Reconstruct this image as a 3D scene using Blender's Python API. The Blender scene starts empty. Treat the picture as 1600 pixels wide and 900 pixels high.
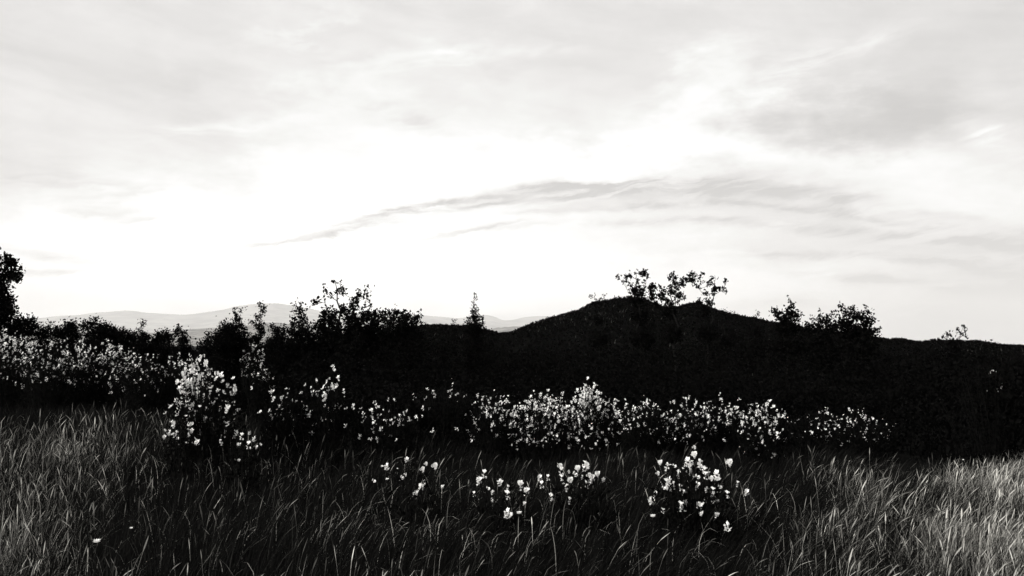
import bpy, math, random
import numpy as np
from mathutils import Vector

random.seed(7)
rng = np.random.default_rng(11)
scene = bpy.context.scene
COL = scene.collection

# ------------------------------------------------------------------ camera
CAM_H = 1.6
F = 1386.0                                   # focal length in pixels of the 1600 wide photograph
PITCH = math.atan(90.0 / F)                  # horizon lies 90 px under the middle of the frame
cam_data = bpy.data.cameras.new('camera')
cam_data.sensor_width = 36.0
cam_data.lens = 36.0 * F / 1600.0
cam_data.clip_start = 0.05
cam_data.clip_end = 60000.0
cam = bpy.data.objects.new('camera', cam_data)
cam.location = (0, 0, CAM_H)
cam.rotation_euler = (math.pi / 2 + PITCH, 0, 0)
COL.objects.link(cam)
scene.camera = cam

# ------------------------------------------------------------------ light
SUN_AZ = math.radians(-122)                   # from the view axis, minus is left
SUN_EL = math.radians(34)
SUN_STRENGTH = 5.0
SKY_STRENGTH = 0.1
scene.view_settings.view_transform = 'Standard'
scene.view_settings.look = 'None'
scene.view_settings.exposure = 0.2
scene.view_settings.gamma = 1.0
scene.view_settings.use_curve_mapping = False

sun_dir = Vector((math.sin(SUN_AZ) * math.cos(SUN_EL), math.cos(SUN_AZ) * math.cos(SUN_EL), math.sin(SUN_EL)))
sun_data = bpy.data.lights.new('sun', 'SUN')
sun_data.energy = SUN_STRENGTH
sun_data.angle = math.radians(0.5)
sun_data.color = (1.0, 0.975, 0.94)
sun = bpy.data.objects.new('sun', sun_data)
sun.rotation_euler = (-sun_dir).to_track_quat('-Z', 'Y').to_euler()
sun.location = (-30, 10, 30)
COL.objects.link(sun)

scene.cycles.max_bounces = 6
scene.cycles.diffuse_bounces = 2
scene.cycles.transmission_bounces = 4
scene.cycles.transparent_max_bounces = 8
scene.cycles.volume_bounces = 1
scene.cycles.use_denoising = True


def pix_dir(px, py):
    dx = (px - 800.0) / F
    dy = (450.0 - py) / F
    c, s = math.cos(PITCH), math.sin(PITCH)
    return Vector((dx, c - s * dy, s + c * dy))


def at(px, py, dist):
    """World point seen at a pixel of the photograph, DIST metres ahead."""
    d = pix_dir(px, py)
    k = dist / d.y
    return Vector((d.x * k, dist, CAM_H + d.z * k))


def az_el(px, py):
    d = pix_dir(px, py).normalized()
    return math.atan2(d.x, d.y), math.asin(d.z)


# ------------------------------------------------------------------ sky
class Nodes:
    def __init__(self, tree):
        self.t = tree
        tree.nodes.clear()

    def new(self, kind, **kw):
        n = self.t.nodes.new(kind)
        for k, v in kw.items():
            setattr(n, k, v)
        return n

    def link(self, a, b):
        self.t.links.new(a, b)

    def put(self, sock, v):
        if isinstance(v, (int, float)):
            sock.default_value = v
        elif isinstance(v, tuple):
            sock.default_value = v
        else:
            self.link(v, sock)

    def m(self, op, a, b=None, c=None):
        n = self.new('ShaderNodeMath', operation=op)
        self.put(n.inputs[0], a)
        if b is not None:
            self.put(n.inputs[1], b)
        if c is not None:
            self.put(n.inputs[2], c)
        return n.outputs[0]

    def vec(self, x, y, z):
        n = self.new('ShaderNodeCombineXYZ')
        for i, v in enumerate((x, y, z)):
            self.put(n.inputs[i], v)
        return n.outputs[0]

    def noise(self, vec, scale, detail=4.0, rough=0.55, dist=0.0):
        n = self.new('ShaderNodeTexNoise')
        n.inputs['Scale'].default_value = scale
        n.inputs['Detail'].default_value = detail
        n.inputs['Roughness'].default_value = rough
        n.inputs['Distortion'].default_value = dist
        if vec is not None:
            self.link(vec, n.inputs['Vector'])
        return n.outputs['Fac']

    def ramp(self, fac, stops):
        n = self.new('ShaderNodeValToRGB')
        cr = n.color_ramp
        while len(cr.elements) < len(stops):
            cr.elements.new(0.5)
        for e, (p, c) in zip(cr.elements, stops):
            e.position = p
            e.color = (c[0], c[1], c[2], 1) if isinstance(c, tuple) else (c, c, c, 1)
        self.link(fac, n.inputs['Fac'])
        return n.outputs['Color']


world = bpy.data.worlds.new('World')
scene.world = world
world.use_nodes = True
W = Nodes(world.node_tree)
tc = W.new('ShaderNodeTexCoord')
sep = W.new('ShaderNodeSeparateXYZ')
W.link(tc.outputs['Generated'], sep.inputs[0])
X, Y, Z = sep.outputs
az = W.m('ARCTAN2', X, Y)
el = W.m('ARCSINE', Z)
# soft wind-drawn warping shared by every cloud
warp_in = W.vec(W.m('MULTIPLY', az, 2.2), W.m('MULTIPLY', el, 5.0), 0.0)
w1 = W.m('SUBTRACT', W.noise(warp_in, 2.6, 8.0, 0.66), 0.5)
w2 = W.m('SUBTRACT', W.noise(W.vec(W.m('MULTIPLY', az, 2.2), W.m('MULTIPLY', el, 5.0), 7.3), 3.0, 8.0, 0.66), 0.5)
azw = W.m('MULTIPLY_ADD', w1, 0.40, az)
elw = W.m('MULTIPLY_ADD', w2, 0.13, el)
azf = W.m('MULTIPLY_ADD', w1, 0.10, az)
elf = W.m('MULTIPLY_ADD', w2, 0.035, el)


def blob(px, py, rx, ry, rot=0.0, fine=False, power=1.0):
    """A cloud or a gap in the clouds: a soft ellipse round a direction, its edge drawn out by the warp."""
    a0, e0 = az_el(px, py)
    da = W.m('SUBTRACT', azf if fine else azw, a0)
    de = W.m('SUBTRACT', elf if fine else elw, e0)
    r = math.radians(rot)
    c, s = math.cos(r), math.sin(r)
    u = W.m('ADD', W.m('MULTIPLY', da, c * F / rx), W.m('MULTIPLY', de, s * F / rx))
    v = W.m('ADD', W.m('MULTIPLY', da, -s * F / ry), W.m('MULTIPLY', de, c * F / ry))
    q = W.m('ADD', W.m('MULTIPLY', u, u), W.m('MULTIPLY', v, v))
    if power != 1.0:
        q = W.m('POWER', q, power)
    return W.m('EXPONENT', W.m('MULTIPLY', q, -1.0))


# cloud sheet over the whole sky: streaks that flatten towards the horizon
zc = W.m('ADD', W.m('MAXIMUM', Z, 0.0), 0.16)
sheet_vec = W.vec(W.m('DIVIDE', X, zc), W.m('DIVIDE', Y, zc), 0.0)
sheet = W.noise(sheet_vec, 0.8, 9.0, 0.62, 0.7)
streak_vec = W.vec(W.m('MULTIPLY', az, 3.0), W.m('MULTIPLY', W.m('MULTIPLY_ADD', az, 0.16, el), 34.0), 1.7)
streak = W.noise(streak_vec, 1.0, 5.0, 0.55, 0.35)
B = W.m('ADD', 0.75, W.m('MULTIPLY', W.m('SUBTRACT', sheet, 0.5), 0.42))
B = W.m('ADD', B, W.m('MULTIPLY', W.m('SUBTRACT', streak, 0.5), 0.20))
mottle = W.noise(W.vec(W.m('MULTIPLY', azf, 9.0), W.m('MULTIPLY', elf, 17.0), 2.9), 1.0, 7.0, 0.62, 1.0)
B = W.m('ADD', B, W.m('MULTIPLY', W.m('SUBTRACT', mottle, 0.5), 0.20))
CLOUDS = [
    # px, py, rx, ry, rotation, amount, fine
    (430, 395, 440, 115, 8, 0.46, False),
    (420, 440, 420, 75, 0, 0.34, False),
    (640, 260, 240, 80, 10, 0.17, False),
    (560, 150, 150, 45, 35, 0.10, False),
    (445, 35, 60, 14, 35, 0.09, False),
    (850, 445, 480, 55, 0, 0.40, False),
    (960, 250, 220, 30, 0, 0.24, False),
    (1130, 150, 110, 70, 25, 0.24, False),
    (1320, 72, 75, 14, 14, 0.07, True),
    (1440, 300, 170, 50, -15, 0.16, False),
    (1250, 250, 240, 28, -4, 0.12, False),
    (1545, 215, 45, 16, -30, 0.10, True),
    (100, 225, 150, 90, 0, 0.02, False),
    (40, 250, 70, 30, -20, -0.06, False),
    (1360, 185, 140, 50, -4, -0.20, False),
    (1420, 60, 330, 80, 0, -0.08, False),
    (40, 30, 120, 45, 0, -0.05, False),
    (900, 40, 300, 60, 0, -0.05, False),
    (1230, 120, 60, 20, 40, 0.06, True),
    (1050, 120, 90, 14, 30, 0.05, True),
    (700, 90, 160, 16, 5, 0.08, True),
    (300, 205, 110, 12, 10, 0.08, True),
    (150, 290, 120, 12, 0, -0.08, True),
    (640, 190, 60, 16, -20, -0.08, True),
    (1400, 440, 170, 8, -8, -0.14, True),
    (1330, 480, 200, 8, -4, -0.12, True),
    (1530, 480, 240, 80, 0, -0.26, False),
    (1590, 430, 60, 26, -20, -0.10, True),
    (905, 290, 85, 7, 1, -0.16, True),
    (1115, 304, 45, 9, -8, -0.10, True),
    (1312, 322, 24, 22, -20, -0.09, True),
    (420, 380, 80, 5, 8, -0.20, True),
    (540, 360, 60, 5, 14, -0.22, True),
    (250, 345, 60, 6, 0, -0.22, True),
    (70, 430, 60, 5, 0, -0.3, True),
    (60, 400, 60, 8, -10, -0.13, True),
    (180, 330, 70, 18, 0, -0.10, True),
    (270, 130, 80, 28, 0, -0.07, False),
]
wisp_vec = W.vec(W.m('MULTIPLY', azf, 9.0), W.m('MULTIPLY', W.m('MULTIPLY_ADD', az, -.12, elf), 60.0), 4.1)
wisp = W.m('MULTIPLY', W.m('MAXIMUM', W.m('SUBTRACT', W.noise(wisp_vec, 1.0, 6.0, 0.6, 0.8), 0.36), 0.0), 6.0)
for px, py, rx, ry, rot, amt, fine in CLOUDS:
    g = blob(px, py, rx, ry, rot, fine)
    if fine:
        g = W.m('MULTIPLY', g, wisp)
        amt *= 1.7
    B = W.m('MULTIPLY_ADD', g, amt, B)
# long arch of thin cloud streaks over the hill
ARCH = [(980, 286, .455, 7, -.15, 880, 460), (990, 300, .43, 20, -.09, 1000, 480), (1000, 300, .42, 5, -.17, 900, 330), (1010, 322, .40, 5, -.13, 1150, 380), (960, 345, .40, 5, -.22, 900, 300),
        (1080, 352, .40, 8, -.20, 1450, 200), (1100, 392, .40, 6, -.16, 1400, 260), (930, 296, .5, 8, -.22, 640, 130)]
for px, py, cv, wd, amt, mx, mw in ARCH:
    a0, e0 = az_el(px, py)
    da = W.m('SUBTRACT', azf, a0)
    arc = W.m('MULTIPLY_ADD', W.m('MULTIPLY', da, da), -cv, e0)
    q = W.m('MULTIPLY', W.m('SUBTRACT', elf, arc), F / wd)
    side = W.m('MULTIPLY', W.m('SUBTRACT', az, az_el(mx, py)[0]), F / mw)
    g = W.m('EXPONENT', W.m('MULTIPLY', W.m('ADD', W.m('MULTIPLY', q, q), W.m('MULTIPLY', side, side)), -1.0))
    B = W.m('MULTIPLY_ADD', W.m('MULTIPLY', g, wisp), amt * 1.5, B)
B = W.m('MINIMUM', W.m('MAXIMUM', B, 0.5), 1.7)
tint = W.ramp(B, [(0.60, (1.012, 0.992, 0.978)), (0.78, (1.012, 0.994, 0.982)), (0.87, (1.0, 1.004, 0.985)), (0.97, (1.0, 1.0, 0.998))])
sky = W.new('ShaderNodeTexSky', sky_type='NISHITA')
sky.sun_disc = False
sky.sun_elevation = SUN_EL
sky.sun_rotation = SUN_AZ
sky.air_density = 1.0
sky.dust_density = 2.0
bw = W.new('ShaderNodeRGBToBW')
W.link(sky.outputs['Color'], bw.inputs[0])
# thin veil of cloud over the clear sky: most of the brightness is the veil, the rest the sky behind
clear = W.m('MULTIPLY', bw.outputs[0], SKY_STRENGTH)
veil = W.m('ADD', W.m('MULTIPLY', B, 0.9), W.m('MULTIPLY', W.m('MINIMUM', clear, 1.2), 0.1))
lum = W.m('DIVIDE', veil, SKY_STRENGTH)
mul = W.new('ShaderNodeVectorMath', operation='SCALE')
W.link(tint, mul.inputs[0])
W.link(lum, mul.inputs['Scale'])
bg = W.new('ShaderNodeBackground')
bg.inputs['Strength'].default_value = SKY_STRENGTH
W.link(mul.outputs[0], bg.inputs['Color'])
wo = W.new('ShaderNodeOutputWorld')
W.link(bg.outputs[0], wo.inputs['Surface'])


# ------------------------------------------------------------------ materials
def material(name, build):
    m = bpy.data.materials.new(name)
    m.use_nodes = True
    n = Nodes(m.node_tree)
    out = n.new('ShaderNodeOutputMaterial')
    n.link(build(n), out.inputs['Surface'])
    return m


def leaf_shader(n, color, trans, tcolor):
    d = n.new('ShaderNodeBsdfDiffuse')
    n.put(d.inputs['Color'], color)
    t = n.new('ShaderNodeBsdfTranslucent')
    n.put(t.inputs['Color'], tcolor)
    mx = n.new('ShaderNodeMixShader')
    mx.inputs[0].default_value = trans
    n.link(d.outputs[0], mx.inputs[1])
    n.link(t.outputs[0], mx.inputs[2])
    return mx.outputs[0]


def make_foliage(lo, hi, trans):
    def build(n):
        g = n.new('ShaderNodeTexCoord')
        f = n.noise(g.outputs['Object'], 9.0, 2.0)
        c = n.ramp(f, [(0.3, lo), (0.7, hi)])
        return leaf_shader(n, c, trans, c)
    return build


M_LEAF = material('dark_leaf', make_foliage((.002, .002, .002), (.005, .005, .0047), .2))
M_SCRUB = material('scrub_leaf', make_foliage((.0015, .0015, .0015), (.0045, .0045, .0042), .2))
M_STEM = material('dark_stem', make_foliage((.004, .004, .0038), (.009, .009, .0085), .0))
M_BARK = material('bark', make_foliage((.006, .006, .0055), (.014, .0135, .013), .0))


def build_petal(n):
    g = n.new('ShaderNodeTexCoord')
    f = n.noise(g.outputs['Object'], 30.0, 2.0)
    c = n.ramp(f, [(0.3, (.80, .795, .775)), (0.7, (.90, .895, .88))])
    return leaf_shader(n, c, .25, c)


M_PETAL = material('petal', build_petal)


def build_grass(n):
    a = n.new('ShaderNodeAttribute', attribute_name='tone')
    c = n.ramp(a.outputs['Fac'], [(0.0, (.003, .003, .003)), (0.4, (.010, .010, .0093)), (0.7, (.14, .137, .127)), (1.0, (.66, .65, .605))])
    return leaf_shader(n, c, .35, c)


M_GRASS = material('grass_blade', build_grass)


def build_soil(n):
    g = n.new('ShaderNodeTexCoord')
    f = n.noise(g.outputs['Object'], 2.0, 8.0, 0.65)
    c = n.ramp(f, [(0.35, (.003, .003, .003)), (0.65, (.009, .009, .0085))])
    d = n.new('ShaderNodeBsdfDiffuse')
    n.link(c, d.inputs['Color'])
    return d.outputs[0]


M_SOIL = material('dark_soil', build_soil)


def build_far(scale, lo, hi):
    def build(n):
        g = n.new('ShaderNodeTexCoord')
        f = n.noise(g.outputs['Object'], scale, 7.0, 0.72)
        c = n.ramp(f, [(0.40, lo), (0.60, hi)])
        d = n.new('ShaderNodeBsdfDiffuse')
        n.link(c, d.inputs['Color'])
        return d.outputs[0]
    return build


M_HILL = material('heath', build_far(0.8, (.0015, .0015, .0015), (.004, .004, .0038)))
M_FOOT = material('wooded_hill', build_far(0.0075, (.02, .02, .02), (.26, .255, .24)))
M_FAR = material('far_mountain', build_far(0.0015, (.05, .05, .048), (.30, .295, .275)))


# ------------------------------------------------------------------ mesh helpers
class MB:
    """Collects vertices and faces; build() links them as one mesh object."""

    def __init__(self):
        self.v, self.f, self.n = [], [], 0

    def add(self, verts, faces):
        verts = np.asarray(verts, dtype=np.float64).reshape(-1, 3)
        faces = np.asarray(faces, dtype=np.int64)
        self.v.append(verts)
        self.f.append(faces + self.n)
        self.n += len(verts)

    def tube(self, pts, r0, r1, sides=4):
        pts = np.asarray(pts, dtype=float)
        k = len(pts)
        tan = np.gradient(pts, axis=0)
        tan /= np.linalg.norm(tan, axis=1)[:, None] + 1e-9
        ref = np.where(np.abs(tan[:, 2:3]) > 0.9, np.array([[1.0, 0, 0]]), np.array([[0, 0, 1.0]]))
        a = np.cross(tan, ref)
        a /= np.linalg.norm(a, axis=1)[:, None] + 1e-9
        b = np.cross(tan, a)
        rad = np.linspace(r0, r1, k)[:, None, None]
        ang = np.arange(sides) * 2 * math.pi / sides
        ring = pts[:, None, :] + rad * (np.cos(ang)[None, :, None] * a[:, None, :] + np.sin(ang)[None, :, None] * b[:, None, :])
        i = np.arange(k - 1)[:, None] * sides
        j = np.arange(sides)[None, :]
        jn = (j + 1) % sides
        q = np.stack([i + j, i + jn, i + sides + jn, i + sides + j], axis=-1).reshape(-1, 4)
        self.add(ring.reshape(-1, 3), q)

    def leaves(self, c, length, width, up=0.0):
        """Folded four-cornered leaves round the centres C."""
        n = len(c)
        if n == 0:
            return
        d = rng.normal(size=(n, 3))
        d[:, 2] += up
        d /= np.linalg.norm(d, axis=1)[:, None]
        s = np.cross(d, rng.normal(size=(n, 3)))
        s /= np.linalg.norm(s, axis=1)[:, None] + 1e-9
        nn = np.cross(d, s)
        L = length * rng.uniform(.7, 1.25, (n, 1))
        Wd = width * rng.uniform(.7, 1.25, (n, 1))
        v = np.stack([c - d * L * .5, c + s * Wd * .5 + nn * Wd * .18, c + d * L * .5, c - s * Wd * .5 + nn * Wd * .18], axis=1)
        i = np.arange(n)[:, None] * 4
        q = np.concatenate([i + np.array([[0, 1, 2, 3]])], axis=0)
        self.add(v.reshape(-1, 3), q)

    def build(self, name, mat, parent=None, smooth=False):
        me = bpy.data.meshes.new(name)
        v = np.concatenate(self.v) if self.v else np.zeros((0, 3))
        set_mesh(me, v, self.f)
        me.materials.append(mat)
        if smooth:
            me.polygons.foreach_set('use_smooth', np.ones(len(me.polygons), dtype=bool))
        return link(name, me, parent)


def set_mesh(me, v, flist):
    """Fill a mesh from a vertex array and a list of face arrays of three or four corners."""
    me.vertices.add(len(v))
    me.vertices.foreach_set('co', np.asarray(v, dtype=np.float32).ravel())
    loops = np.concatenate([f.ravel() for f in flist]).astype(np.int32)
    sizes = np.concatenate([np.full(len(f), f.shape[1]) for f in flist]).astype(np.int32)
    starts = np.concatenate([[0], np.cumsum(sizes)[:-1]]).astype(np.int32)
    me.loops.add(len(loops))
    me.loops.foreach_set('vertex_index', loops)
    me.polygons.add(len(sizes))
    me.polygons.foreach_set('loop_start', starts)
    me.update(calc_edges=True)


def link(name, data, parent=None):
    o = bpy.data.objects.new(name, data)
    COL.objects.link(o)
    if parent is not None:
        o.parent = parent
    return o


def tag(o, label=None, cat=None, group=None, kind=None):
    if label:
        o['label'] = label
    if cat:
        o['category'] = cat
    if group:
        o['group'] = group
    if kind:
        o['kind'] = kind
    return o


_lat = rng.random((64, 64))


def vnoise(x, y, s):
    """Smooth lattice noise, 0 to 1."""
    x, y = np.asarray(x, float) / s, np.asarray(y, float) / s
    xi, yi = np.floor(x).astype(int), np.floor(y).astype(int)
    fx, fy = x - xi, y - yi
    fx, fy = fx * fx * (3 - 2 * fx), fy * fy * (3 - 2 * fy)
    g = lambda a, b: _lat[a % 64, b % 64]
    return (g(xi, yi) * (1 - fx) + g(xi + 1, yi) * fx) * (1 - fy) + (g(xi, yi + 1) * (1 - fx) + g(xi + 1, yi + 1) * fx) * fy


def fbm(x, y, s, o=4):
    t, a, n = 0, 0.5, 0
    for i in range(o):
        t = t + a * vnoise(np.asarray(x) + 17.3 * i, np.asarray(y) - 9.1 * i, s / 2 ** i)
        n += a
        a *= .5
    return t / n


def ground_z(x, y):
    sm = lambda t: np.clip(t, 0, 1) ** 2 * (3 - 2 * np.clip(t, 0, 1))
    x, y = np.asarray(x, float), np.asarray(y, float)
    rise = .34 * sm((-x - 1.4) / 2.6) * sm((y - 6.0) / 6.0)
    return (fbm(x, y, 3.5, 3) - .5) * .22 + rise


# ------------------------------------------------------------------ setting: ground, hill, far country
def polar_sheet(name, mat, radii, angles, zfun):
    r, a = np.meshgrid(radii, angles, indexing='ij')
    x, y = r * np.sin(a), r * np.cos(a)
    z = zfun(x, y, r, a)
    nr, na = r.shape
    v = np.stack([x, y, z], -1).reshape(-1, 3)
    i = np.arange(nr - 1)[:, None] * na
    j = np.arange(na - 1)[None, :]
    q = np.stack([i + j, i + na + j, i + na + j + 1, i + j + 1], -1).reshape(-1, 4)
    me = bpy.data.meshes.new(name)
    set_mesh(me, v, [q])
    me.materials.append(mat)
    me.polygons.foreach_set('use_smooth', np.ones(len(q), dtype=bool))
    return tag(link(name, me), kind='structure')


def _ground(x, y, r, a):
    fade = np.clip((60 - r) / 30, 0, 1)
    return ground_z(x, y) * fade


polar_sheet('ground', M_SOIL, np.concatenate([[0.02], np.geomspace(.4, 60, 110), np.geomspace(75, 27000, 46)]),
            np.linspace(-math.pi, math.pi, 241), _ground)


def ridge_fun(profile, R):
    """Ridge height over azimuth from points of the skyline (pixels), for a ridge R metres away."""
    th = np.array([az_el(px, py)[0] for px, py in profile])
    hz = np.array([CAM_H + math.tan(az_el(px, py)[1]) * R for px, py in profile])
    return lambda a: np.interp(a, th, hz)


HILL_R = 46.0
HILL = [(150, 552), (420, 548), (560, 536), (600, 524), (640, 514), (680, 511), (730, 512), (755, 517), (780, 523), (800, 521), (815, 515),
        (830, 509), (870, 497), (900, 489), (915, 482), (925, 477), (945, 473), (960, 470), (985, 468), (1008, 470), (1022, 477),
        (1040, 483), (1060, 482), (1078, 477), (1090, 475), (1110, 483), (1140, 492), (1170, 499), (1200, 505), (1240, 511),
        (1300, 520), (1350, 527), (1390, 533), (1410, 532), (1425, 535), (1440, 537), (1470, 534), (1500, 535), (1530, 535),
        (1545, 539), (1560, 541.5), (1600, 542.5), (1750, 541), (2100, 540)]
hill_ridge = ridge_fun(HILL, HILL_R)


def hill_z(x, y, r, a):
    front = np.clip((r - 27) / (HILL_R - 27), 0, 1)
    back = np.clip((80 - r) / (80 - HILL_R), 0, 1)
    p = np.where(r <= HILL_R, front, back)
    p = p * p * (3 - 2 * p)
    n = (fbm(x, y, 2.2, 4) - .5)
    h = hill_ridge(a)
    n = n + (fbm(x + 31, y, .8, 3) - .5) * np.interp(p, [0, .8, 1], [.3, .6, 1.5])
    return -.35 + (h + .35) * p + n * .22 * np.clip(p * 3, 0, 1) * np.where(p > .93, .5, 1)


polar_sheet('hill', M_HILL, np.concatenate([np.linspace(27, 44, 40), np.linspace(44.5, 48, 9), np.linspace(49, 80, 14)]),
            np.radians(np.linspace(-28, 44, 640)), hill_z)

MOUNT_R = 22000.0
MOUNT = [(-500, 500), (-200, 492), (0, 500), (50, 498), (100, 493), (140, 489), (170, 487), (190, 485), (205, 485), (225, 488), (280, 491), (320, 488),
         (350, 483), (375, 477), (400, 473), (430, 473), (455, 476), (480, 481), (520, 487), (560, 488), (600, 487), (650, 491), (690, 494),
         (715, 497), (735, 495), (757, 491), (772, 495), (785, 500), (800, 499), (820, 495), (850, 493), (900, 497), (1000, 508),
         (1150, 522), (1250, 545), (1600, 548), (2200, 548)]
mount_ridge = ridge_fun(MOUNT, MOUNT_R)


def mount_z(x, y, r, a):
    p = np.where(r <= MOUNT_R, np.clip((r - 14300) / (MOUNT_R - 14300), 0, 1), np.clip((26400 - r) / (26400 - MOUNT_R), 0, 1))
    n = fbm(x, y, 2500, 6) - .5
    return np.maximum(-2.5, -2 + (mount_ridge(a) + 2) * p ** 1.15 + n * 330 * np.clip(p * (1.02 - p) * 4, 0, 1) + (fbm(x, y, 420, 4) - .5) * 46 * np.clip(p * 4, 0, 1))


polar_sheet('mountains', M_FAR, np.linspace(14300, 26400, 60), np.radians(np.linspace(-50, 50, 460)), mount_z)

FOOT_R = 7000.0
FOOT = [(-500, 520), (-100, 524), (100, 522), (170, 519), (240, 521), (290, 515), (340, 512), (390, 507), (430, 503), (470, 506), (520, 514), (600, 520),
        (700, 524), (760, 517), (790, 513), (830, 511), (900, 517), (1100, 535), (1200, 545), (1700, 548), (2200, 548)]
foot_ridge = ridge_fun(FOOT, FOOT_R)


def foot_z(x, y, r, a):
    p = np.where(r <= FOOT_R, np.clip((r - 2400) / (FOOT_R - 2400), 0, 1), np.clip((11000 - r) / (11000 - FOOT_R), 0, 1))
    n = fbm(x, y, 800, 5) - .5
    return np.maximum(-2.5, -1.5 + (foot_ridge(a) + 1.5) * p ** 1.2 + n * 60 * np.clip(p * 2, 0, 1) + (fbm(x, y, 60, 2) - .5) * 19 * np.clip(p * 4, 0, 1))


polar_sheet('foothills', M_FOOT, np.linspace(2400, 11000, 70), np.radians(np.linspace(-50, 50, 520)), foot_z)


# ------------------------------------------------------------------ trees and dark shrubs
def curve_pts(a, b, sag, k=5, wob=.03):
    t = np.linspace(0, 1, k)[:, None]
    a, b = np.asarray(a, float), np.asarray(b, float)
    mid = (a + b) / 2 + np.array([0, 0, sag])
    p = (1 - t) ** 2 * a + 2 * t * (1 - t) * mid + t * t * b
    L = np.linalg.norm(b - a)
    w = rng.normal(size=(k, 3)) * wob * L
    w[0] = w[-1] = 0
    return p + w


def lobed_tree(name, label, cat, base_px, dist, lobes, leaf=.06, per=9, spread=.042, group=None, trunk_r=.03, up=0.0, depth=.8, mat=None, twig=5, boost=1.0):
    """A woody plant: trunk and limbs reach into lobes (px, py, radius px, density); leaves sit in clumps at twig ends."""
    bx = at(base_px, 540, dist).x
    base = np.array([bx, dist, float(ground_z(bx, dist))])
    root = link(name, None)
    root.location = base
    tag(root, label, cat, group)
    wood, crown = MB(), MB()
    k = dist / F
    L = []
    for lx, ly, lr, od in lobes:
        c = np.array(at(lx, ly, dist)) - base
        r = lr * k
        L.append((c, r, od))
    span = max(abs(l[0][0]) + l[1] for l in L)
    top = max(L, key=lambda l: l[0][2])[0].copy()
    core = np.array([np.mean([l[0][0] for l in L]) * .5, 0, top[2] * .55])
    tr = curve_pts((0, 0, -.05), core, 0, 7, .02)
    wood.tube(tr, trunk_r, trunk_r * .62, 6)
    lead = curve_pts(core, top, 0, 7, .03)
    wood.tube(lead, trunk_r * .62, trunk_r * .15, 5)
    nodes = [(p, trunk_r * (1 - .3 * i / 6) * .7) for i, p in enumerate(tr)][2:] + [(p, trunk_r * (.62 - .5 * i / 6) * .8) for i, p in enumerate(lead)][1:5]
    for c, r, od in sorted(L, key=lambda l: np.linalg.norm(l[0] - core)):
        c = c.copy()
        c[1] += rng.uniform(-1, 1) * min(span, .9) * depth * .6
        cost = [np.linalg.norm(c - p) + 1.6 * max(0, p[2] - c[2] + .12 * np.linalg.norm(c - p)) for p, _ in nodes]
        src, rs = nodes[int(np.argmin(cost))]
        lim = curve_pts(src, c, -.12 * np.linalg.norm(c - src), 6, .05)
        re_ = max(.003, rs * .5)
        wood.tube(lim, max(.004, rs * .8), re_, 4)
        nodes += [(lim[3], rs * .62), (lim[5], re_)]
        area = leaf * leaf * .62 * .5
        n = max(6, int(boost * od * math.pi * r * r / (area * .55)))
        nc = max(2, n // per)
        d = rng.normal(size=(nc, 3))
        d /= np.linalg.norm(d, axis=1)[:, None]
        cc = c + d * (r * rng.random((nc, 1)) ** .45) * np.array([1, 1.1, 1])
        cc[:, 2] = np.maximum(cc[:, 2], .06)
        for q in cc[: twig + int(twig * min(2, r * 3))]:
            s = lim[rng.integers(2, 6)]
            wood.tube(curve_pts(s, q, .03 * np.linalg.norm(q - s), 4, .05), trunk_r * .15, .003, 3)
        which = rng.integers(0, nc, n)
        p = cc[which] + rng.normal(size=(n, 3)) * spread * rng.uniform(.5, 1.3, (nc, 1))[which]
        p[:, 2] = np.maximum(p[:, 2], .03)
        crown.leaves(p, leaf, leaf * .62, up)
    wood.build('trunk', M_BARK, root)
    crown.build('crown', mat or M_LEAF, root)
    return root


def under(px, top, hw, base_y=600, od=3.0):
    """Lobes that carry a dense shrub from its shoulder down to the ground."""
    out, y = [], top
    while y < base_y:
        out.append((px, y, hw, od))
        out.append((px - hw * .6, y + hw * .4, hw * .7, od))
        out.append((px + hw * .6, y + hw * .4, hw * .7, od))
        y += hw * .9
    return out


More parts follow.
